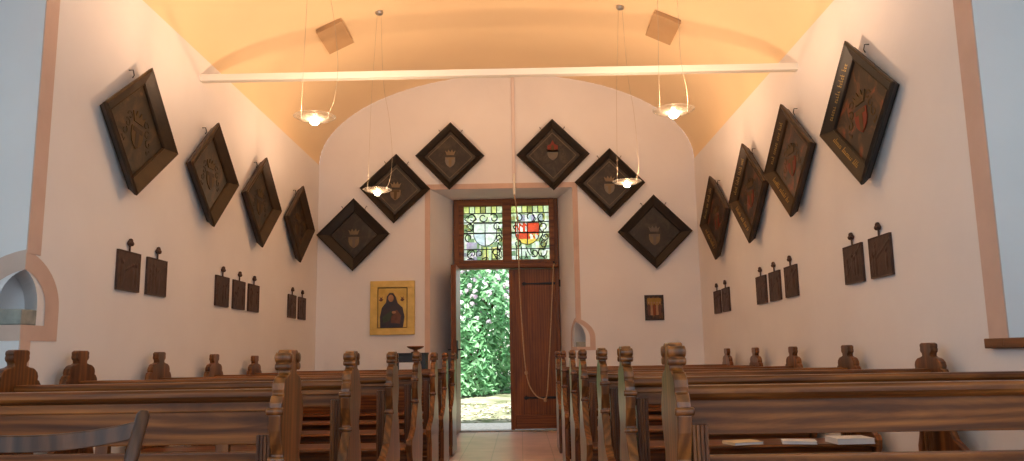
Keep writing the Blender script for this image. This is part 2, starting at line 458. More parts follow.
win = bpy.data.objects.new('window_1', None); COL.objects.link(win); win['kind'] = 'structure'
GZ0, GZ1 = 2.375, 3.15
panes = [(-.785, -.235), (-.105, .430)]
bm = bmesh.new()
box(bm, -.855, panes[0][0], YD-.04, YD+.04, ZH+.085, 3.25); box(bm, panes[0][1], panes[1][0], YD-.045, YD+.04, ZH+.085, 3.25)
box(bm, panes[1][1], .50, YD-.04, YD+.04, ZH+.085, 3.25)
for a, b_ in panes: box(bm, a, b_, YD-.038, YD+.04, ZH+.085, GZ0); box(bm, a, b_, YD-.038, YD+.04, GZ1, 3.25)
obj('window_frame', bm, M['door_x'], win, .005)
GC = {'pale': (.86, .88, .56, 1), 'white': (.92, .90, .82, 1), 'yg': (.80, .78, .26, 1), 'green': (.26, .36, .18, 1), 'blue': (.66, .72, .76, 1),
      'red': (.80, .07, .02, 1), 'yellow': (.95, .60, .10, 1), 'violet': (.50, .42, .56, 1), 'olive': (.40, .38, .12, 1)}
def hsh(u, v, n, m, k=0): return random.Random(int(u*n)*31+int(v*m)*17+k).randint(0, 99)
gm = {k: glassmat('stained_glass_'+k, v, .30) for k, v in GC.items()}; gk = list(GC)
# colour layouts: a function of the position (u,v) in the pane decides the glass colour
def shield_in(u, v, cx, w, top, bot):
    if v > top or v < bot: return False
    t = (v-bot)/(top-bot); ww = w*min(1, math.sqrt(max(0, 1-(1-min(1, t/.55))**2)))
    return abs(u-cx) < ww
def col(p, u, v):
    if v > .87: return ['yg', 'pale', 'yg', 'olive', 'pale'][int(u*7) % 5]
    if p == 0:
        if shield_in(u, v, .55, .30, .68, .26): return 'white' if (v > .5 or u > .55) else 'blue'
        if .70 < v < .78: return 'pale' if int(u*12) % 2 else 'white'
        if .78 < v < .86: return 'green' if (u < .25 or u > .75) else 'pale'
        if u < .42 and v < .34: return ['violet', 'white', 'green'][hsh(u, v, 12, 14) % 3]
        if u > .5 and v < .24: return ['yg', 'pale'][int(u*8) % 2]
        return ['green', 'pale', 'white', 'olive', 'pale', 'green'][hsh(u, v, 11, 15, 5) % 6]
    else:
        if shield_in(u, v, .42, .32, .68, .28):
            if v > .48: return 'red' if (u > .5 or int(u*22+v*20) % 3 == 0) else ('red' if int(u*16) % 2 else 'white')
            if v < .38: return 'yellow'
            return 'red' if (u < .46 or int(u*22+v*20) % 3 == 0) else ('yellow' if int(u*16) % 2 else 'white')
        if .72 < v < .84 and .2 < u < .85: return ['violet', 'white', 'blue'][int(u*11) % 3]
        if v < .22: return ['white', 'pale', 'green'][hsh(u, v, 10, 12, 3) % 3]
        return ['green', 'pale', 'white', 'olive', 'pale'][hsh(u, v, 11, 15, 9) % 5]
for p, (a, b_) in enumerate(panes):
    NX, NZ = 30, 42
    bm = bmesh.new()
    gv = [[bm.verts.new((a+(b_-a)*i/NX, YD, GZ0+(GZ1-GZ0)*j/NZ)) for j in range(NZ+1)] for i in range(NX+1)]
    for i in range(NX):
        for j in range(NZ):
            f = bm.faces.new((gv[i][j], gv[i+1][j], gv[i+1][j+1], gv[i][j+1]))
            f.material_index = gk.index(col(p, (i+.5)/NX, (j+.5)/NZ))
    g = obj('stained_glass', bm, [gm[k] for k in gk], win)
    # leading
    bm = bmesh.new(); Wd, Hd = b_-a, GZ1-GZ0
    def Lp(pts, r=.0075): tube(bm, [(a+Wd*u, YD-.004, GZ0+Hd*v) for u, v in pts], r, 6)
    for i in range(1, 7): Lp([(i/7, .87), (i/7, 1)])
    Lp([(0, .87), (1, .87)])
    for v in (.5,): Lp([(0, v), (1, v)], .011)
    Lp([(0, .20), (1, .20)]); Lp([(0, .70), (1, .70)])
    for u in ((.58, .72, .86) if p == 0 else (.12, .26)): Lp([(u, 0), (u, .24)])
    cx, w, top, bot = (.55, .30, .68, .26) if p == 0 else (.42, .32, .68, .28)
    sh = [(cx-w, top)]
    for i in range(13):
        t = i/12; ang = PI*(1+t); sh.append((cx+w*math.cos(ang), bot+(.50-bot)*(1+math.sin(ang))))
    sh += [(cx+w, top), (cx-w, top)]
    Lp(sh, .006); Lp([(cx, bot), (cx, top)])
    # curling mantling around the shield
    rs = random.Random(5+p)
    for s, (qx, qz, q) in enumerate([(.14, .62, .11), (.12, .42, .09), (.20, .12, .12), (.40, .12, .08), (.86, .62, .09), (.90, .40, .08), (.22, .78, .10), (.5, .79, .10), (.78, .78, .10), (.82, .14, .10)] if p == 0 else
                                     [(.86, .60, .11), (.90, .42, .09), (.80, .14, .12), (.60, .12, .09), (.10, .60, .06), (.16, .30, .09), (.20, .78, .09), (.5, .79, .12), (.80, .79, .10), (.86, .28, .09)]):
        st = rs.uniform(0, 6); dr_ = rs.choice((-1, 1)); q *= 1.15
        Lp([(min(.995, max(.005, qx+q*(1-.55*t/14)*math.cos(st+dr_*t*.42))), min(.995, max(.005, qz+q*.75*(1-.55*t/14)*math.sin(st+dr_*t*.42)))) for t in range(15)], .0085)
    for k in range(26):
        u0, v0 = rs.uniform(.05, .95), rs.uniform(.05, .85); 
        if not (cx-w < u0 < cx+w and bot < v0 < top+.1): Lp([(u0, v0), (min(.98, max(.02, u0+rs.uniform(-.12, .12))), max(.02, v0-.07)), (min(.98, max(.02, u0+rs.uniform(-.15, .15))), max(.02, v0-.15))], .0075)
    obj('leading', bm, M['leadcame'], g)

# ------------------------------------------------------------------ bell rope
bm = bmesh.new()
tube(bm, [(-.052, YW-.032, 3.46), (-.052, YW-.032, 3.17)], .016, 10)
sl = obj('rope_sleeve', bm, M['beam'])
RP = [(-.052, YW-.032, 3.17), (-.045, YW-.03, 3.12), (-.02, YW+.05, 2.9), (-.01, YW+.2, 2.4), (.0, YW+.3, 1.9), (.02, YW+.3, 1.45), (.045, YW+.3, 1.0), (.075, YW+.3, .75),
      (.12, YW+.31, .60), (.20, YW+.32, .49), (.28, YW+.33, .455), (.325, YW+.34, .46), (.35, YW+.36, .60), (.38, YW+.4, .95), (.42, YW+.45, 1.5), (.455, YW+.5, 2.0), (.475, YW+.56, 2.25), (.49, YW+.59, 2.30)]
def smooth(pts, n=6):
    P = [Vector(p) for p in pts]; o = []
    for i in range(len(P)-1):
        p0, p1, p2, p3 = P[max(0, i-1)], P[i], P[i+1], P[min(len(P)-1, i+2)]
        for k in range(n):
            t = k/n
            o.append(.5*((2*p1)+(-p0+p2)*t+(2*p0-5*p1+4*p2-p3)*t*t+(-p0+3*p1-3*p2+p3)*t**3))
    return o+[P[-1]]
bm = bmesh.new(); tube(bm, smooth(RP), .0085, 8)
for c in ((.065, YW+.3, .80), (.315, YW+.336, .437)):
    lathe(bm, [(0, -.03), (.018, -.022), (.024, 0), (.018, .022), (0, .03)], c, 10)
rp = obj('bell_rope', bm, M['rope']); tag(rp, 'thin beige bell rope hanging in a loop before the closed door leaf', 'rope')
sl.parent = rp

# iron hook that carries the rope
bm = bmesh.new(); tube(bm, [(.535, YW+.66, 2.30), (.49, YW+.59, 2.30), (.478, YW+.57, 2.33)], .009)
hk = obj('rope_hook', bm, M['iron']); hk.parent = rp

# ------------------------------------------------------------------ pews
def half_profile():
    # (half width, z) of the carved upper end
    return [(q[0]*.88, q[1]-.014) for q in [(.155, .70), (.125, .735), (.120, .765), (.140, .80), (.160, .84), (.168, .885), (.158, .925), (.142, .945), (.128, .950), (.132, .965), (.124, .985),
            (.104, 1.000), (.088, 1.006), (.060, 1.010), (.050, 1.018), (.052, 1.030), (.066, 1.040), (.070, 1.052), (.066, 1.064), (.070, 1.072), (.066, 1.084), (.050, 1.090)]]
def end_outline(wall=0, lift=0):
    h = [(w_*(1 if wall else .88), z_) for w_, z_ in half_profile()]
    if wall: h = [(w_*1.14+(.008 if z_ < 1.0 else -.006), z_+(lift if z_ > .78 else 0)) for w_, z_ in h]
    back = [(y, z) for y, z in h]                    # +y side going up
    front = [(-y, z) for y, z in h[::-1]]            # -y side going down
    low_b = [(.20, .02), (.20, .09), (.165, .12), (.165, .36), (.185, .42), (.185, .50), (.16, .56), (.145, .64)]
    low_f = [(-.16, .64), (-.20, .57), (-.30, .52), (-.375, .50), (-.395, .47), (-.385, .42), (-.35, .36), (-.34, .12), (-.38, .09), (-.38, .02)]
    return low_b+back+front+low_f
def pew(label, xa, xw, y, s, front=False, lift=0, last=False, drop=0):
    """xa aisle end, xw wall end, s=-1 left block, +1 right block"""
    r = thing('pew', label, 'pew', (xa, y, 0), (0, 0, 0), 'carved pews left of the aisle' if s < 0 else 'carved pews right of the aisle')
    Lx = xw-xa
    for k, x in enumerate((0, Lx)):
        bm = bmesh.new(); prism(bm, end_outline(k, lift), x-.020, x+.020, 'x')
        e = obj('end_panel', bm, M['wood_z'], r, .009, 3)
        if k == 0:
            for yy, zz, rr in ((-.045, 1.050, .0175), (.045, 1.050, .0175), (-.045, 1.022, .012), (.045, 1.022, .012), (-.126, .885, .012), (-.098, .735, .010)):
                bm = bmesh.new()     # carved rolls on the edge of the panel facing the viewer and the finial
                tube(bm, [(x-.027, yy, zz), (x-.024, yy, zz), (x+.024, yy, zz), (x+.027, yy, zz)], [rr*.75, rr, rr, rr*.75], 12)
                obj('carved_roll', bm, M['wood_z'], e)
    a, b = sorted((0, Lx)); a += .022; b -= .022
    zb = .775 if (front and s < 0) else (.81 if front else .835-drop*.5)
    bm = bmesh.new()
    prism(bm, [(q[0], q[1]-drop) for q in [(-.040, .925), (-.046, .935), (-.046, .948), (-.036, .957), (.036, .957), (.046, .948), (.046, .935), (.040, .925), (.022, .915), (-.022, .915)]], a, b, 'x')
    obj('top_rail', bm, M['wood_x'], r, .002)
    bm = bmesh.new(); box(bm, a, b, -.013, .013, zb, .917-drop); box(bm, a, b, -.024, -.013, zb+.105*(1 if front else .5), .917-drop)
    obj('back_board', bm, M['wood_x'], r, .004)
    if front:
        bm = bmesh.new(); box(bm, a, b, -.016, .016, .52, .752)
        obj('lower_back_board', bm, M['wood_x'], r, .005)
    if last:
        bm = bmesh.new(); box(bm, a, b, -.012, .012, .23, zb-.003)
        obj('lower_back_board', bm, M['wood_x'], r, .003)
    if front and s < 0:
        for t in (.12, .34, .62, .88):
            bm = bmesh.new(); box(bm, a+(b-a)*t-.02, a+(b-a)*t+.02, -.012, .012, .750, .778)
            obj('spacer', bm, M['wood_z'], r)
    sgn = 1 if Lx > 0 else -1
    for x in (.062*sgn, Lx-.062*sgn):
        bm = bmesh.new()
        for q in range(4): box(bm, x-.024+q*.012, x-.024+q*.012+.0095, -.034, -.012, .44, zb+.03)
        box(bm, x-.024, x+.024, -.028, .012, .44, zb+.03)
        obj('back_stile', bm, M['wood_z'], r, .002)
    bm = bmesh.new()
    prism(bm, [(-.42, .432), (-.43, .442), (-.42, .455), (.0, .447), (.0, .424)], a, b, 'x')
    obj('seat', bm, M['wood_x'], r, .003)
    bm = bmesh.new(); box(bm, a, b, -.33, -.305, .33, .432); obj('seat_apron', bm, M['wood_x'], r, .003)
    bm = bmesh.new(); box(bm, a, b, .10, .28, .13, .155); box(bm, a+.1, a+.14, .12, .26, 0, .13); box(bm, b-.14, b-.1, .12, .26, 0, .13)
    obj('kneeler', bm, M['wood_x'], r, .003)
    bm = bmesh.new(); box(bm, a, b, -.01, .025, .05, .22)
    obj('bottom_rail', bm, M['wood_x'], r, .003)
    return r
DR = [.006, .012, .022, .034, .042, .050, .055]
ordn = ['nearest one with two back boards', 'second from the viewer', 'third from the viewer', 'fourth from the viewer', 'fifth from the viewer', 'sixth from the viewer', 'last one before the door']
for i in range(7):
    YL = 2.64+1.035*i; XA = [-.768, -.777, -.755, -.745, -.735, -.74, -.748][i]
    pew('brown carved wooden pew left of the aisle, '+ordn[i], XA, -2.32 if i < 2 else -2.60, YL, -1, i == 0, [.03, .03, .035, .03, .015, 0, 0][i], i == 6, DR[i])
for i in range(7):
    YRr = [2.38, 3.42, 4.51, 5.63, 6.75, 7.83, 8.90][i]; XA = [.450, .442, .452, .430, .430, .41, .405][i]
    pew('brown carved wooden pew right of the aisle, '+ordn[i], XA, 2.28, YRr, 1, i == 0, 0, i == 6, DR[i])

# papers left on the seats of the fourth right pew
def booklet(name, lbl, x, y, z, w, d, h, rz, m):
    r = thing(name, lbl, 'booklet', (x, y, z), (0, 0, rz), 'leaflets left on the right-hand pew seats')
    bm = bmesh.new(); box(bm, -w/2+.003, w/2-.003, -d/2+.003, d/2-.003, .002, h-.002); obj('pages', bm, M['paper'], r)
    bm = bmesh.new(); box(bm, -w/2, w/2, -d/2, d/2, h-.002, h); box(bm, -w/2, w/2, -d/2, d/2, 0, .002); box(bm, -w/2, -w/2+.003, -d/2, d/2, .002, h-.002)
    obj('cover', bm, m, r)
booklet('hymn_booklet', 'thick white booklet lying near the wall end of a right-hand pew seat', 2.10, 5.26, .455, .24, .19, .035, .05, M['paper'])
booklet('hymn_booklet', 'thin white leaflet lying left of the thick booklet on the pew seat', 1.78, 5.28, .455, .21, .15, .018, -.25, M['paper'])
booklet('hymn_booklet', 'cream leaflet farthest from the wall on the right-hand pew seat', 1.42, 5.28, .455, .21, .15, .018, .3, M['paper2'])

# ------------------------------------------------------------------ chair at front left
def chair():
    r = thing('wooden_chair', 'dark wooden chair with curved top rail, cut off by the lower left edge', 'chair', (-1.145, 1.68, 0), (0, 0, math.radians(12)))
    # local: faces -y, back at +y ; leaning posts
    for sx in (-.205, .205):
        bm = bmesh.new()
        tube(bm, [(sx, .17, 0), (sx, .19, .25), (sx, .20, .45), (sx*1.12, .245, .72), (sx*1.28, .30, .935), (sx*1.285, .302, .945)], [.016, .019, .020, .017, .016, .010], 12)
        obj('back_post', bm, M['chair_wood'], r)
        bm = bmesh.new(); tube(bm, [(sx*1.02, -.20, 0), (sx, -.19, .2), (sx, -.185, .43)], [.014, .018, .020], 12)
        obj('front_leg', bm, M['chair_wood'], r)
    for z, h, yb, wx in ((.900, .042, .285, .255), (.70, .04, .24, .225)):
        bm = bmesh.new(); n = 14; V = []
        for i in range(n+1):
            t = -1+2*i/n; x = wx*t; y = yb+.05*(1-t*t); zz = z-.032*(1-t*t)
            V.append([bm.verts.new((x, y+dy, zz+dz)) for dy, dz in ((-.009, -h/2), (.009, -h/2), (.009+.006, h/2), (-.009+.006, h/2))])
        for i in range(n):
            for q in range(4): bm.faces.new((V[i][q], V[i][(q+1) % 4], V[i+1][(q+1) % 4], V[i+1][q]))
        bm.faces.new(V[0][::-1]); bm.faces.new(V[-1])
        obj('back_rail', bm, M['chair_wood'], r, .003)
    bm = bmesh.new(); prism(bm, [(-.22, -.21), (.22, -.21), (.205, .20), (-.205, .20)], .435, .465, 'z'); obj('seat', bm, M['chair_wood'], r, .01)
    for z in (.18, .28):
        for sx in (-.2, .2):
            bm = bmesh.new(); tube(bm, [(sx, -.19, z), (sx, .19, z)], .010, 10); obj('stretcher', bm, M['chair_wood'], r)
    bm = bmesh.new(); tube(bm, [(-.2, -.19, .24), (.2, -.19, .24)], .010, 10); obj('stretcher', bm, M['chair_wood'], r)
chair()

for o_c in S.objects:
    if o_c.name == 'wooden_chair': o_c.scale = (1, 1, .978)
# ------------------------------------------------------------------ hatchments (diamond armorial boards)
def seg_strip(bm, p, q, w, n):
    """thin raised stroke from p to q lying in a plane of normal n"""
    d = (q-p); L = d.length
    if L < 1e-6: return
    s = d.normalized().cross(n)*w/2
    a = [p+s, q+s, q-s, p-s]
    A = [bm.verts.new(v) for v in a]; B = [bm.verts.new(v+n*.0025) for v in a]
    bm.faces.new(A[::-1]); bm.faces.new(B)
    for i in range(4): bm.faces.new((A[i], A[(i+1) % 4], B[(i+1) % 4], B[i]))
SHIELD = [(-1, 1), (1, 1), (1, .1), (.8, -.45), (.4, -.85), (0, -1.1), (-.4, -.85), (-.8, -.45), (-1, .1)]
def hatchment(label, loc, rz, a, depth, seed, group, fm, pm, cols, letters=False, style=0, roll=0, inner=.70):
    r = thing('hatchment', label, 'heraldic board', loc, (0, roll, rz), group)
    R = random.Random(seed)
    # loops: local x along the wall, z up, -y into the room
    def loop(k, y): return [(0, y, k), (k, y, 0), (0, y, -k), (-k, y, 0)]
    prof = [(a-.05, 0), (a-.045, -.012), (a-.008, -depth+.02), (a, -depth), (a-.018, -depth-.008), (a-.040, -depth+.004), (a*inner+.022, -.028), (a*inner+.014, -.033), (a*inner+.004, -.022), (a*inner, -.002)]
    bm = bmesh.new(); V = [[bm.verts.new(p) for p in loop(k, y)] for k, y in prof]
    for i in range(len(V)):
        A, B = V[i], V[(i+1) % len(V)]
        for q in range(4): bm.faces.new((A[q], A[(q+1) % 4], B[(q+1) % 4], B[q]))
    fr = obj('frame', bm, fm, r)
    bm = bmesh.new(); k = a*inner+.004
    A = [bm.verts.new((x, -.003, z)) for x, y, z in loop(k, 0)]; B = [bm.verts.new((x, -.014, z)) for x, y, z in loop(k, 0)]
    bm.faces.new(A); bm.faces.new(B[::-1])
    for q in range(4): bm.faces.new((A[q], A[(q+1) % 4], B[(q+1) % 4], B[q]))
    pn = obj('painted_panel', bm, pm, r)
    yn = Vector((0, -1, 0))
    if style in (0, 2):
        bm = bmesh.new(); k = a*inner*.86
        P = [Vector((x, -.015, z)) for x, y, z in loop(k, 0)]
        for q in range(4): seg_strip(bm, P[q], P[(q+1) % 4], .008, yn)
        obj('border_line', bm, M['gold_line'], pn)
    # shield, helmet bar, crest, mantling
    def poly(nm, pts, cx, cz, s, th, m, sx=None):
        b = bmesh.new(); sx = sx or s
        prism(b, [(cx+x*sx, cz+z*s) for x, z in pts], -.0145-th, -.0140, 'y'); return obj(nm, b, m, pn)
    sz = a*(.16 if style != 1 else .17)
    czs = {0: -a*.16, 1: -a*.12, 2: a*.02, 3: -a*.20}[style]
    poly('shield', SHIELD, 0, czs, sz*.9, .005, cols[0])
    if style == 2:
        poly('crest', [(-.9, -1), (.9, -1), (.9, .1), (.35, .35), (0, 1.1), (-.35, .35), (-.9, .1)], 0, a*.26, sz*1.0, .005, cols[1])
        poly('charge', [(-.3, -.8), (.3, -.8), (.3, .2), (0, .5), (-.3, .2)], 0, a*.24, sz*.8, .008, cols[2])
    else:
        poly('charge', [(-.78, .95), (.78, .95), (.78, .55), (.30, .55), (.25, -.9), (-.25, -.9), (-.30, .55), (-.78, .55)], 0, czs, sz*.9, .007, cols[4] if len(cols) > 4 else cols[2])
        poly('crest', [(-.7, -.55), (.7, -.55), (1.0, .55), (.55, .1), (.35, .8), (0, .15), (-.35, .8), (-.55, .1), (-1.0, .55)], 0, czs+sz*1.75, sz*.75, .006, cols[1], sz*.95)
    # mantling scrolls each side
    for s in (-1, 1):
        b = bmesh.new()
        for k in range(5):
            x0, z0 = s*sz*(1.25+.28*k), czs+sz*(1.6-.75*k)
            P = [Vector((x0+s*sz*.42*math.cos(t*.75+k)*(1-t*.08), -.0145, z0+sz*.40*math.sin(t*.75+k)*(1-t*.08))) for t in range(8)]
            P = [p for p in P if abs(p.x)+abs(p.z) < a*inner*.82]
            for p, q in zip(P, P[1:]): seg_strip(b, p, q, .008 if style == 1 else .007, yn)
        if len(b.faces): obj('mantling', b, cols[3], pn)
        else: b.free()
    if letters:
        # faded blackletter strokes along the left frame slopes
        o0, o1 = (a-.040, -depth+.004), (a*inner+.022, -.028)
        for (A0, B0) in (((-1, 0), (0, 1)), ((-1, 0), (0, -1))):
            b = bmesh.new()
            km = (o0[0]+o1[0])/2; ym = (o0[1]+o1[1])/2
            pA = Vector((A0[0]*km, ym, A0[1]*km)); pB = Vector((B0[0]*km, ym, B0[1]*km)); d = (pB-pA).normalized(); Ln = (pB-pA).length
            inn = (Vector((A0[0]*o1[0], o1[1], A0[1]*o1[0]))+Vector((B0[0]*o1[0], o1[1], B0[1]*o1[0]))-Vector((A0[0]*o0[0], o0[1], A0[1]*o0[0]))-Vector((B0[0]*o0[0], o0[1], B0[1]*o0[0]))).normalized()
            n = d.cross(inn);  n = n if n.y < 0 else -n
            up = -inn if B0[1] > 0 else inn   # glyph tops towards the outer edge above, towards the panel below
            t = .16 if B0[1] > 0 else .2; hgt = .030
            while t < .84:
                word = R.randint(3, 8)
                for c_ in range(word):
                    base = pA+d*(Ln*t)
                    h = hgt*R.choice((.6, .6, .6, 1.15))
                    seg_strip(b, base-up*hgt*.4, base+up*(h-hgt*.4), .0045, n)
                    seg_strip(b, base-up*hgt*.4, base+d*.011-up*hgt*.25, .0035, n)
                    if R.random() < .6: seg_strip(b, base+up*(hgt*.2), base+d*.011+up*hgt*.1, .0035, n)
                    t += .017/Ln*1.15
                    if t > .86: break
                t += .035
            obj('lettering', b, M['gold'], fr)
    # two small wall hooks at the top edges
    for s in (-1, 1):
        b = bmesh.new(); x, z = s*a*.30, a*.70
        tube(b, [(x+s*.02, .045 if s*(1 if rz > 0 else -1) > 0 and rz else .0, z+.045), (x+s*.02, -.03, z+.045), (x, -.03, z+.015), (x, -.02, z-.005)], .004, 6)
        obj('hanging_hook', b, M['iron'], r)
    return r

hc = lambda n, c: noisy(n, tuple(x*.8 for x in c)+(1,), c+(1,), 14, .6, .3, bmp=.1)
grey_sh, tan_sh, pale_sh = hc('shield_grey', (.16, .13, .10)), hc('shield_tan', (.22, .155, .085)), hc('shield_pale', (.20, .17, .135))
red_sh, ochre_sh, dark_sh = hc('shield_red', (.20, .035, .018)), hc('ochre_faded', (.095, .055, .02)), hc('dark_charge', (.05, .03, .02))
mant = hc('mantling_dim', (.045, .03, .018))
fm = M['frame']; fm2 = M['frame2']
gb = 'diamond armorial boards round the door'
pmB = [painting('board_paint_%d' % i, (.022, .015, .010, 1), (.038, .027, .017, 1), (.06, .043, .027, 1), 7, i) for i in range(6)]
AB = YW-.003
hb = [(-2.21, 2.66, .492, 'dark diamond armorial board on the end wall, lowest left of the door', (tan_sh, tan_sh, dark_sh, mant, grey_sh), 3, .62, 0),
      (-1.655, 3.275, .478, 'dark diamond board on the end wall behind the rear left lamp', (tan_sh, tan_sh, dark_sh, mant, ochre_sh), 0, .72, .03),
      (-.915, 3.712, .470, 'dark diamond board with pale shield above the left corner of the door border', (pale_sh, tan_sh, dark_sh, mant, tan_sh), 0, .74, .02),
      (.478, 3.705, .497, 'dark diamond board with red crest, highest on the end wall', (grey_sh, red_sh, ochre_sh, mant), 2, .74, 0),
      (1.232, 3.305, .475, 'dark diamond board on the end wall behind the rear right lamp', (pale_sh, tan_sh, dark_sh, mant, tan_sh), 0, .74, .02),
      (1.808, 2.63, .500, 'dark diamond armorial board on the end wall, lowest right of the door', (tan_sh, grey_sh, dark_sh, mant, grey_sh), 3, .68, 0)]
for i, (x, z, a, lb, cs, st, inn, ro) in enumerate(hb):
    hatchment(lb, (x, AB, z), 0, a, .075, 10+i, gb, fm, pmB[i], cs, style=st, roll=ro, inner=inn)
ord4 = ['nearest the viewer', 'second from the viewer', 'third from the viewer', 'last before the end wall']
for i, (y, z, a, ro) in enumerate([(5.323, 2.631, .478, -.111), (6.643, 2.62, .462, -.005), (7.945, 2.628, .474, -.033), (9.34, 2.632, .471, -.036)]):
    pm = painting('left_paint_%d' % i, (.022, .014, .008, 1), (.055, .032, .014, 1), (.12, .065, .025, 1), 6, 10+i, (.45, .58, .70))
    hatchment('deep-framed dark diamond board on the left wall, '+ord4[i], (XL+.040, y, z), PI/2-.07, a, .07, 30+i, 'deep diamond boards on the left wall', fm2, pm, (ochre_sh, ochre_sh, dark_sh, mant), style=1, roll=-ro, inner=.70)
for i, (y, z, a, ro) in enumerate([(5.223, 2.64, .518, .055), (6.613, 2.649, .502, .041), (7.842, 2.614, .517, .027), (9.238, 2.605, .508, .045)]):
    pm = painting('right_paint_%d' % i, (.022, .013, .008, 1), (.075, .035, .014, 1), (.24, .05, .018, 1), 6, 20+i, (.45, .57, .68))
    hatchment('dark diamond board with reddish arms on the right wall, '+ord4[i], (XR-.040, y, z), -PI/2+.07, a, .07, 50+i, 'deep diamond boards on the right wall', fm2 if i else fm, pm, (red_sh, ochre_sh, ochre_sh, ochre_sh), letters=True, style=1, roll=-ro, inner=.70)

# ------------------------------------------------------------------ bronze relief plaques
def plaque(label, loc, rz, w, h, seed, group):
    r = thing('relief_plaque', label, 'relief plaque', loc, (0, 0, rz), group); R = random.Random(seed)
    NX, NZ = 30, 26
    figs = [(R.uniform(-.75, .75), R.uniform(-.25, .25), R.uniform(.10, .17), R.uniform(.35, .6)) for _ in range(4)]
    ca = R.uniform(.3, .9)
    def hgt(u, v):
        e = min(1-abs(u), 1-abs(v))
        if e < .06: return .017
        z = .012
        for fx, fz, fw, fh in figs:
            q = ((u-fx)/fw)**2+((v-fz+.2)/fh)**2
            if q < 1: z = max(z, .012+.005*math.sqrt(1-q))
            q = ((u-fx)/.09)**2+((v-fz-fh+.1)/.11)**2
            if q < 1: z = max(z, .013+.006*math.sqrt(1-q))
        dd = abs((u*math.sin(ca)-(v-.2)*math.cos(ca)))
        if dd < .06: z = max(z, .0145)
        return z
    bm = bmesh.new()
    G = [[bm.verts.new((w/2*(-1+2*i/NX), -hgt(-1+2*i/NX, -1+2*j/NZ), h/2*(-1+2*j/NZ))) for j in range(NZ+1)] for i in range(NX+1)]
    for i in range(NX):
        for j in range(NZ): bm.faces.new((G[i][j], G[i+1][j], G[i+1][j+1], G[i][j+1]))
    bd = [G[i][0] for i in range(NX+1)]+[G[NX][j] for j in range(1, NZ+1)]+[G[i][NZ] for i in range(NX-1, -1, -1)]+[G[0][j] for j in range(NZ-1, 0, -1)]
    bb = [bm.verts.new((v.co.x, 0, v.co.z)) for v in bd]
    for k in range(len(bd)): bm.faces.new((bd[k], bd[(k+1) % len(bd)], bb[(k+1) % len(bd)], bb[k]))
    bm.faces.new(bb)
    obj('relief', bm, M['bronze'], r)
    bm = bmesh.new()
    tube(bm, [(0, -.010, h/2-.01), (0, -.010, h/2+.045)], .007, 8)
    for x, z in ((-.017, .056), (.017, .056), (0, .074)):
        lathe(bm, [(0, -.018), (.011, -.014), (.017, 0), (.011, .014), (0, .018)], (x, -.014, h/2+z), 12)
    box(bm, -.012, .012, -.014, -.001, h/2+.04, h/2+.07)
    obj('trefoil_knob', bm, M['bronze'], r)
PW, PH = .315, .272
lab = ['nearer of the front pair of plaques', 'farther of the front pair of plaques', 'nearest of the middle three plaques', 'middle of the middle three plaques', 'farthest of the middle three plaques', 'nearer of the pair next to the end wall', 'farther of the pair next to the end wall']
for i, y in enumerate([5.40, 5.825, 7.13, 7.56, 7.98, 9.34, 9.77]):
    plaque('dark relief on the left wall, '+lab[i], (XL+.002, y, 1.655-.0015*i), PI/2, PW, PH, 100+i, 'bronze relief plaques on the left wall')
for i, y in enumerate([5.21, 5.64, 6.96, 7.41, 7.83, 9.20, 9.60]):
    plaque('dark relief on the right wall, '+lab[i], (XR-.002, y, 1.648-.003*i), -PI/2, PW, PH, 200+i, 'bronze relief plaques on the right wall')

# ------------------------------------------------------------------ icons on the end wall
r = thing('icon_painting', 'square gold icon with a dark robed figure, left of the door', 'painting', (-1.685, YW-.002, 1.68))
goldp = noisy('gold_ground', (.50, .31, .045, 1), (.66, .42, .08, 1), 9, .4, .5, .15, bmp=.15)
goldf = noisy('gold_frame', (.56, .36, .07, 1), (.72, .48, .12, 1), 9, .4, .5, .15, bmp=.1)
bm = bmesh.new()
for x0, x1, z0, z1 in ((-.295, .295, .27, .355), (-.295, .295, -.355, -.27), (-.295, -.20, -.27, .27), (.20, .295, -.27, .27)): box(bm, x0, x1, -.035, 0, z0, z1)
obj('frame', bm, goldf, r, .004)
bm = bmesh.new(); box(bm, -.20, .20, -.022, -.002, -.27, .27); pn = obj('gold_panel', bm, goldp, r)
bm = bmesh.new()
L = [Vector(p) for p in ((-.192, -.0225, -.262), (.192, -.0225, -.262), (.192, -.0225, .262), (-.192, -.0225, .262))]
for q in range(4): seg_strip(bm, L[q], L[(q+1) % 4], .008, Vector((0, -1, 0)))
obj('border_line', bm, dark_sh, pn)
robe = noisy('robe_dark', (.02, .022, .035, 1), (.05, .03, .035, 1), 10, .5, .4, bmp=.1)
robe2 = noisy('robe_brown', (.10, .035, .02, 1), (.18, .07, .035, 1), 14, .5, .4, bmp=.1)
skin = noisy('icon_skin', (.32, .16, .07, 1), (.42, .22, .10, 1), 14, .5, .4, bmp=0)
def flat(nm, pts, d0, d1, m, par):
    b = bmesh.new(); prism(b, pts, -d1, -d0, 'y'); return obj(nm, b, m, par)
ell = lambda cx, cz, a, b, n=20: [(cx+a*math.cos(2*PI*k/n), cz+b*math.sin(2*PI*k/n)) for k in range(n)]
flat('halo', ell(-.02, .135, .095, .098), .022, .0235, hc('halo_gold', (.66, .42, .10)), pn)
flat('robe', [(-.16, -.26), (.14, -.26), (.16, -.12), (.135, .0), (.07, .06), (.045, .14), (.01, .195), (-.04, .195), (-.075, .15), (-.085, .07), (-.14, -.0), (-.165, -.12)], .022, .026, robe, pn)
flat('face', ell(-.02, .125, .036, .048), .026, .028, skin, pn)
flat('tunic', [(-.02, -.20), (.10, -.21), (.115, -.10), (.06, -.03), (-.01, -.06)], .026, .028, robe2, pn)
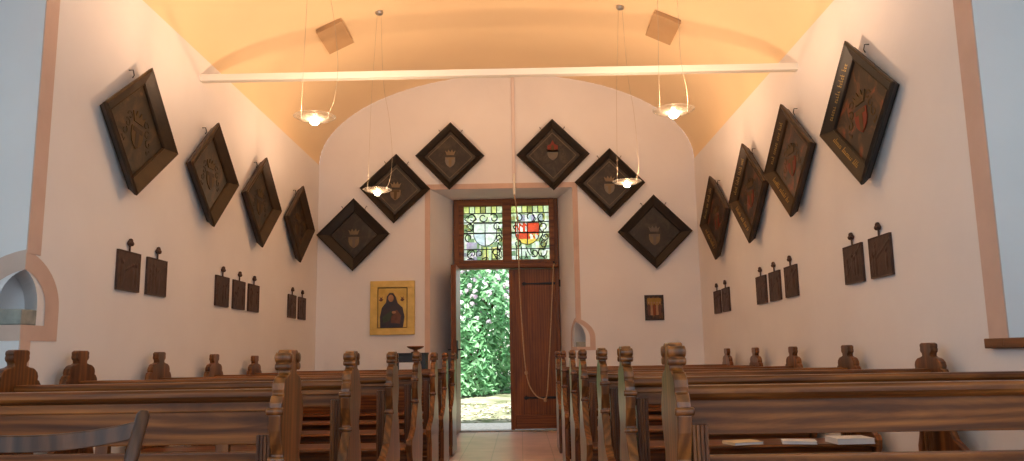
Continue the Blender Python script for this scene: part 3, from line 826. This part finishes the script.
flat('sleeve', [(-.13, -.12), (-.02, -.04), (.02, -.07), (-.04, -.17), (-.12, -.2)], .026, .028, hc('sleeve_green', (.05, .07, .05)), pn)
flat('hand', ell(.02, -.06, .028, .018), .028, .030, skin, pn)
for sx in (-.15, .13):
    flat('small_emblem', [(sx-.03, .10), (sx-.01, .085), (sx+.01, .085), (sx+.03, .11), (sx+.012, .12), (sx+.02, .15), (sx-.002, .13), (sx-.025, .15), (sx-.012, .118)], .022, .024, robe2, pn)

r = thing('icon_painting', 'small dark picture with gold figures, right of the door', 'painting', (1.765, YW-.002, 1.625))
bm = bmesh.new()
for x0, x1, z0, z1 in ((-.125, .125, .145, .165), (-.125, .125, -.165, -.145), (-.125, -.105, -.145, .145), (.105, .125, -.145, .145)): box(bm, x0, x1, -.02, 0, z0, z1)
obj('frame', bm, M['frame2'], r, .002)
bm = bmesh.new(); box(bm, -.105, .105, -.012, -.002, -.145, .145); pn = obj('painted_panel', bm, painting('small_icon_paint', (.03, .015, .008, 1), (.10, .045, .015, 1), (.2, .10, .03, 1), 16, 3), r)
flat('gold_sky', [(-.09, .03), (.09, .03), (.09, .125), (-.09, .125)], .012, .013, hc('icon_gold', (.36, .20, .04)), pn)
for k in range(5):
    x = -.072+.036*k
    flat('small_figure', [(x-.017, -.10), (x+.017, -.10), (x+.014, .03), (x, .055), (x-.014, .03)], .013, .015, (robe2, skin, hc('fig_red', (.25, .06, .02)), skin, robe2)[k], pn)
    flat('small_head', ell(x, .065, .011, .014, 10), .013, .016, skin, pn)

# ------------------------------------------------------------------ dark stand with bowl at the back left
r = thing('black_cabinet', 'black narrow cabinet with a white notice, by the end wall left of the door', 'cabinet', (-1.36, 9.95, 0))
bm = bmesh.new(); box(bm, -.19, .19, -.15, .15, .04, 1.06); obj('body', bm, M['black'], r, .006)
bm = bmesh.new(); box(bm, -.20, .20, -.16, .16, 1.06, 1.085); obj('top', bm, M['black'], r, .004)
bm = bmesh.new(); box(bm, -.18, .18, -.13, .13, 0, .04); obj('plinth', bm, M['black'], r)
bm = bmesh.new(); box(bm, -.13, .06, -.156, -.151, .68, .97); obj('notice', bm, M['paper'], r)
r = thing('wooden_bowl', 'brown turned bowl on a short foot, on top of the black cabinet', 'bowl', (-1.31, 9.95, 1.086))
bm = bmesh.new(); lathe(bm, [(0, 0), (.055, 0), (.06, .008), (.028, .018), (.025, .035), (.06, .045), (0, .045)], seg=28); obj('foot', bm, M['bowl'], r)
bm = bmesh.new(); lathe(bm, [(0, .043), (.05, .043), (.085, .055), (.108, .075), (.104, .082), (.075, .066), (0, .058)], seg=32); obj('dish', bm, M['bowl'], r)

# ------------------------------------------------------------------ pendant lamps
LAMP_W = 25; LAMP_UP = 48
def lamp(label, x, y, z, bend):
    zc = vault_z(x)
    r = thing('pendant_lamp', label, 'lamp', (x, y, z), (0, 0, 0), 'glass disc pendant lamps')
    bm = bmesh.new(); prof = [(.022, .004), (.08, .006), (.125, .016), (.148, .030), (.151, .033), (.148, .034), (.124, .020), (.08, .010), (.022, .008)]
    lathe(bm, prof, seg=40, close=True); obj('glass_disc', bm, M['lampglass'], r)
    bm = bmesh.new(); lathe(bm, [(.050, .012), (.095, .026), (.097, .028), (.094, .028), (.050, .015)], seg=32, close=True)
    obj('inner_dish', bm, M['lampglass'], r)
    bm = bmesh.new(); lathe(bm, [(0, -.030), (.018, -.027), (.032, -.014), (.034, -.002), (.026, .004), (0, .006)], seg=24); obj('bulb', bm, M['bulb'], r)
    bm = bmesh.new(); tube(bm, [(-.105, .04, .026), (.105, .04, .026)], .003, 8)
    tube(bm, [(-.100, .04, .026), (-.100, 0, .026)], .003, 8); tube(bm, [(.100, .04, .026), (.100, 0, .026)], .003, 8)
    for s in (-1, 1): tube(bm, [(s*.100, 0, .02), (s*.100, 0, .062)], .004, 8)
    obj('holder_bar', bm, M['steel'], r)
    top = zc-z-.02
    bm = bmesh.new(); tube(bm, [(-.100, 0, .055), (-.075, 0, top*.5), (-.02, 0, top)], .0014, 6); obj('wire', bm, M['wire'], r)
    bm = bmesh.new(); tube(bm, smooth([(.100, 0, .055), (.115+bend*.4, 0, .16), (.100+bend, .0, .42), (.085+bend*.6, 0, .8), (.05, 0, top*.62), (.02, 0, top)]), .0014, 6); obj('wire', bm, M['wire'], r)
    bm = bmesh.new(); lathe(bm, [(0, top+.03), (.042, top+.03), (.045, top+.012), (.036, top-.008), (.014, top-.016), (0, top-.016)], seg=24); obj('canopy', bm, M['steel'], r)
    L = bpy.data.lights.new('lamp_light', 'POINT'); L.energy = LAMP_W; L.color = (1, .64, .40); L.shadow_soft_size = .02
    lo = bpy.data.objects.new('lamp_light', L); COL.objects.link(lo); lo.parent = r; lo.location = (0, 0, .024)
    U = bpy.data.lights.new('lamp_uplight', 'SPOT'); U.energy = LAMP_UP; U.color = (1, .62, .36); U.shadow_soft_size = .012; U.spot_size = math.radians(168); U.spot_blend = .55
    uo = bpy.data.objects.new('lamp_uplight', U); COL.objects.link(uo); uo.parent = r; uo.location = (0, 0, .02); uo.rotation_euler = (PI, 0, 0)
XO = 1.29; LX = -.165
lamp('lit glass disc pendant, front left, hung before the beam', LX-XO, 5.5, 2.73, .06)
lamp('lit glass disc pendant, front right, hung before the beam', LX+XO, 5.5, 2.73, -.03)
lamp('lit glass disc pendant, rear left, before the end wall boards', LX-XO, 8.02, 2.72, .05)
lamp('lit glass disc pendant, rear right, before the end wall boards', LX+XO, 8.02, 2.76, .02)

# square panels fixed under the vault
M['vault2'] = noisy('panel_beige', (.48, .31, .16, 1), (.54, .36, .20, 1), 3, .7, .2, bmp=.05)
def vault_frame(x):
    # slope angle of the vault across the room at x
    return math.atan2(vault_z(x+.02)-vault_z(x-.02), .04)
for x, lb in ((-1.965, 'beige flap under the left side of the vault, beside the lamp wires'), (1.605, 'beige flap under the right side of the vault, beside the lamp wires')):
    th = vault_frame(x)
    r = thing('vent_flap', lb, 'vent flap', (x, 8.14, vault_z(x)-.0), (0, -th, 0), 'vent flaps in the vault')
    bm = bmesh.new(); box(bm, -.15, .15, -.29, .29, -.050, -.035); obj('plate', bm, M['vault2'], r, .003)
    bm = bmesh.new(); box(bm, -.14, .14, -.28, .28, -.035, .03); obj('rim', bm, M['vault2'], r)


# ------------------------------------------------------------------ outside
M['gravel'] = noisy('path_gravel', (.42, .39, .33, 1), (.62, .59, .53, 1), 30, .95, .1, bmp=.5, bscale=60)
M['dappled_soil'] = noisy('sun_dappled_leafy_ground', (.07, .09, .035, 1), (.36, .35, .26, 1), 2.6, .95, .1, bmp=.6, bscale=30)  # pale and dark patches paint dappled sunlight over the leaf litter
bm = bmesh.new(); box(bm, -3.5, 3.2, YD+.15, YD+1.7, -.2, -.02); struct('trim_9', bm, M['gravel'])
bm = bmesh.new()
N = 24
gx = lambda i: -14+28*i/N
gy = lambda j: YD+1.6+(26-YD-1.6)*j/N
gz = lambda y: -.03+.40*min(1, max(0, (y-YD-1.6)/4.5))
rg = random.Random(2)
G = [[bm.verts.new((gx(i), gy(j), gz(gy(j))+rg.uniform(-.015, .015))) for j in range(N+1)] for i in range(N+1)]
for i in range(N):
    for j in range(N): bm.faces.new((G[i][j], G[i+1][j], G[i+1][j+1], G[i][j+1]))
g = obj('garden_ground', bm, M['dappled_soil']); g['kind'] = 'structure'; g.name = 'ground'
# fallen leaves: nobody could count them
bm = bmesh.new()
for k in range(1300):
    x = rg.uniform(-4, 3); y = rg.uniform(YD+1.7, 14.9); z = gz(y)+.02; a = rg.uniform(0, 6.3); s = rg.uniform(.025, .06); t = rg.uniform(-.02, .02)
    c, s_ = math.cos(a)*s, math.sin(a)*s
    bm.faces.new([bm.verts.new(p) for p in ((x-c, y-s_, z), (x+s_*.5, y-c*.5, z+t), (x+c, y+s_, z+.01), (x-s_*.5, y+c*.5, z-t*.3))])
o = obj('fallen_leaves', bm, noisy('dry_leaf', (.36, .30, .20, 1), (.60, .56, .44, 1), 3, .8, .2, bmp=0))
tag(o, 'pale fallen leaves scattered on the ground outside the door', 'leaves', None, 'stuff')

def leafmat(name, c1, c2):
    m, nt, out = newmat(name); p = principled(nt, out, .38, .5)
    c = ramp(nt, noise(nt, coords(nt), 5, 3), [(.35, c1), (.65, c2)]); nt.links.new(c, p.inputs['Base Color'])
    tr = nt.nodes.new('ShaderNodeBsdfTranslucent'); nt.links.new(c, tr.inputs[0])
    mx = nt.nodes.new('ShaderNodeMixShader'); mx.inputs[0].default_value = .3
    nt.links.new(p.outputs[0], mx.inputs[1]); nt.links.new(tr.outputs[0], mx.inputs[2]); nt.links.new(mx.outputs[0], out.inputs[0])
    return m
leafM = [leafmat('leaf_bright', (.11, .33, .13, 1), (.28, .54, .28, 1)), leafmat('leaf_deep', (.05, .20, .07, 1), (.12, .36, .12, 1))]
petal = leafmat('petal_pink', (.70, .50, .68, 1), (.90, .78, .88, 1))
bark = noisy('bark', (.05, .035, .02, 1), (.12, .08, .05, 1), 8, .9, .1)
def bush(label, x, y, rx, ry, h, nleaf, nflow, seed, m, fz=(.45, 1)):
    R = random.Random(seed); z0 = gz(y)
    r = thing('rhododendron', label, 'bush', (x, y, z0))
    bm = bmesh.new()
    for k in range(7):
        a = k*.9+seed; tube(bm, [(.1*math.cos(a), .1*math.sin(a), -.05), (rx*.3*math.cos(a), ry*.3*math.sin(a), h*.4), (rx*.6*math.cos(a), ry*.6*math.sin(a), h*.8)], [.05, .035, .012], 7)
    obj('branches', bm, bark, r)
    def surf(zlo=0, zhi=1):
        while True:
            a = R.uniform(0, 2*PI); v = R.uniform(zlo, zhi)
            lump = 1+.16*math.sin(a*3+seed+v*5)+.12*math.sin(a*7+v*11+seed*2)
            rad = math.sqrt(max(0, 1-(abs(v-.42)/.60)**2.4))*lump
            d = 1-abs(R.gauss(0, .16)); d = max(.3, d)
            return Vector((rx*rad*d*math.cos(a), ry*rad*d*math.sin(a), v*h)), Vector((math.cos(a), math.sin(a), .5+v*.6))
    bm = bmesh.new()
    for k in range(nleaf):
        p, n = surf(); n = (n+Vector((R.gauss(0, .5), R.gauss(0, .5), R.gauss(0, .4)))).normalized()
        t = n.orthogonal().normalized(); t = (Matrix.Rotation(R.uniform(0, 6.3), 3, n) @ t); b2 = n.cross(t)
        L = R.uniform(.06, .11); w = L*.30
        q = [p-t*L, p+b2*w-n*.01, p+t*L-n*.03, p-b2*w-n*.01]
        bm.faces.new([bm.verts.new(v) for v in q])
    o = obj('foliage', bm, m, r)
    if nflow:
        bm = bmesh.new()
        for k in range(nflow):
            p, n = surf(*fz); n = n.normalized(); p = p+n*.06
            for j in range(14):
                d = (n+Vector((R.gauss(0, .7), R.gauss(0, .7), R.gauss(0, .7)))).normalized(); c = p+d*.055
                t = d.orthogonal().normalized(); b2 = d.cross(t); s = .027
                bm.faces.new([bm.verts.new(v) for v in (c-t*s, c+b2*s, c+t*s, c-b2*s)])
        obj('blossoms', bm, petal, r)
bush('green bush with pale pink blossoms, filling the open doorway', -1.0, 16.4, .98, .9, 3.0, 9000, 260, 1, leafM[0], (.45, 1))
bush('low dark green bush right of the blossoming one', 1.05, 16.2, .70, .8, 1.9, 4000, 20, 2, leafM[1])
bush('leafy green bush left of the blossoming one', -3.6, 16.6, 1.05, .9, 3.2, 4500, 60, 3, leafM[1])
bush('tall green bush to the right behind the closed door leaf', 3.3, 16.8, 1.1, .9, 3.6, 4500, 50, 4, leafM[0])
bush('high dark bush rising behind all the others', -.6, 20.3, 2.8, 1.2, 5.2, 9000, 90, 5, leafM[0])

# ------------------------------------------------------------------ light
w = bpy.data.worlds.new('World'); S.world = w; w.use_nodes = True
nt = w.node_tree; nt.nodes.clear()
wo = nt.nodes.new('ShaderNodeOutputWorld'); bg = nt.nodes.new('ShaderNodeBackground'); sky = nt.nodes.new('ShaderNodeTexSky')
sky.sky_type = 'NISHITA'; sky.sun_disc = False; sky.sun_elevation = math.radians(42); sky.sun_rotation = math.radians(210)
hz = nt.nodes.new('ShaderNodeMixRGB'); hz.inputs[0].default_value = .75; hz.inputs[2].default_value = (1.45, 1.45, 1.35, 1)
nt.links.new(sky.outputs[0], hz.inputs[1]); nt.links.new(hz.outputs[0], bg.inputs[0]); bg.inputs[1].default_value = 1.0; nt.links.new(bg.outputs[0], wo.inputs[0])
sun = bpy.data.lights.new('sun', 'SUN'); sun.energy = 11; sun.angle = .01; sun.color = (1, .95, .86)
so = bpy.data.objects.new('sun', sun); COL.objects.link(so)
so.rotation_euler = (Vector((.0, .38, -1.0))).to_track_quat('-Z', 'Y').to_euler()

def area(name, loc, direction, sx, sy, power, colr):
    a = bpy.data.lights.new(name, 'AREA'); a.shape = 'RECTANGLE'; a.size = sx; a.size_y = sy; a.energy = power; a.color = colr
    o = bpy.data.objects.new(name, a); COL.objects.link(o); o.location = loc
    o.rotation_euler = Vector(direction).to_track_quat('-Z', 'Y').to_euler(); return o
DAY = (.60, .80, 1.0)
area('daylight_left_window', (XL-T+.12, 2.9, 1.9), (1, 0, 0), 1.4, 2.6, 2.0, DAY)
area('daylight_right_window', (XR+T-.12, 2.65, 2.25), (-1, 0, 0), 1.4, 2.0, 2.0, DAY)
area('added_fill_left_front', (XL-.2, -.6, 2.25), (1, 0, 0), 2.1, 2.0, 55, DAY)  # added fill in the unseen left window, lights the wall across
area('added_fill_right_front', (XR+.2, -.6, 2.25), (-1, 0, 0), 2.1, 2.0, 55, DAY)  # added fill from the unseen right window
area('daylight_front_window', (XC, YB-.1, 2.7), (0, 1, 0), 2.6, 2.9, 75, DAY)

# ------------------------------------------------------------------ camera
F, CX, CY, VX, VY, ROLL, H = 793., 512., 230.5, 521., 354., .0175, 1.05
f = Vector((VX-CX, -(VY-CY), -F)).normalized()
u = Vector((-math.sin(ROLL), math.cos(ROLL), 0)); u = (u-f*u.dot(f)).normalized()
rr = f.cross(u)
# columns of MM are world axes in camera space; its transpose is the camera's rotation
MM = Matrix(((rr.x, f.x, u.x), (rr.y, f.y, u.y), (rr.z, f.z, u.z)))
cd = bpy.data.cameras.new('camera'); cam = bpy.data.objects.new('camera', cd); COL.objects.link(cam)
cam.matrix_world = Matrix.Translation((0, 0, H)) @ MM.transposed().to_4x4()
cd.sensor_fit = 'HORIZONTAL'; cd.sensor_width = 36; cd.lens = F/1024*36; cd.clip_start = .05; cd.clip_end = 200
S.camera = cam
S.view_settings.view_transform = 'Standard'; S.view_settings.look = 'None'; S.view_settings.gamma = 1
S.view_settings.use_curve_mapping = False; S.view_settings.exposure = .22
S.cycles.max_bounces = 8; S.cycles.diffuse_bounces = 5; S.cycles.transparent_max_bounces = 12
S.cycles.sample_clamp_indirect = 6; S.cycles.use_denoising = True
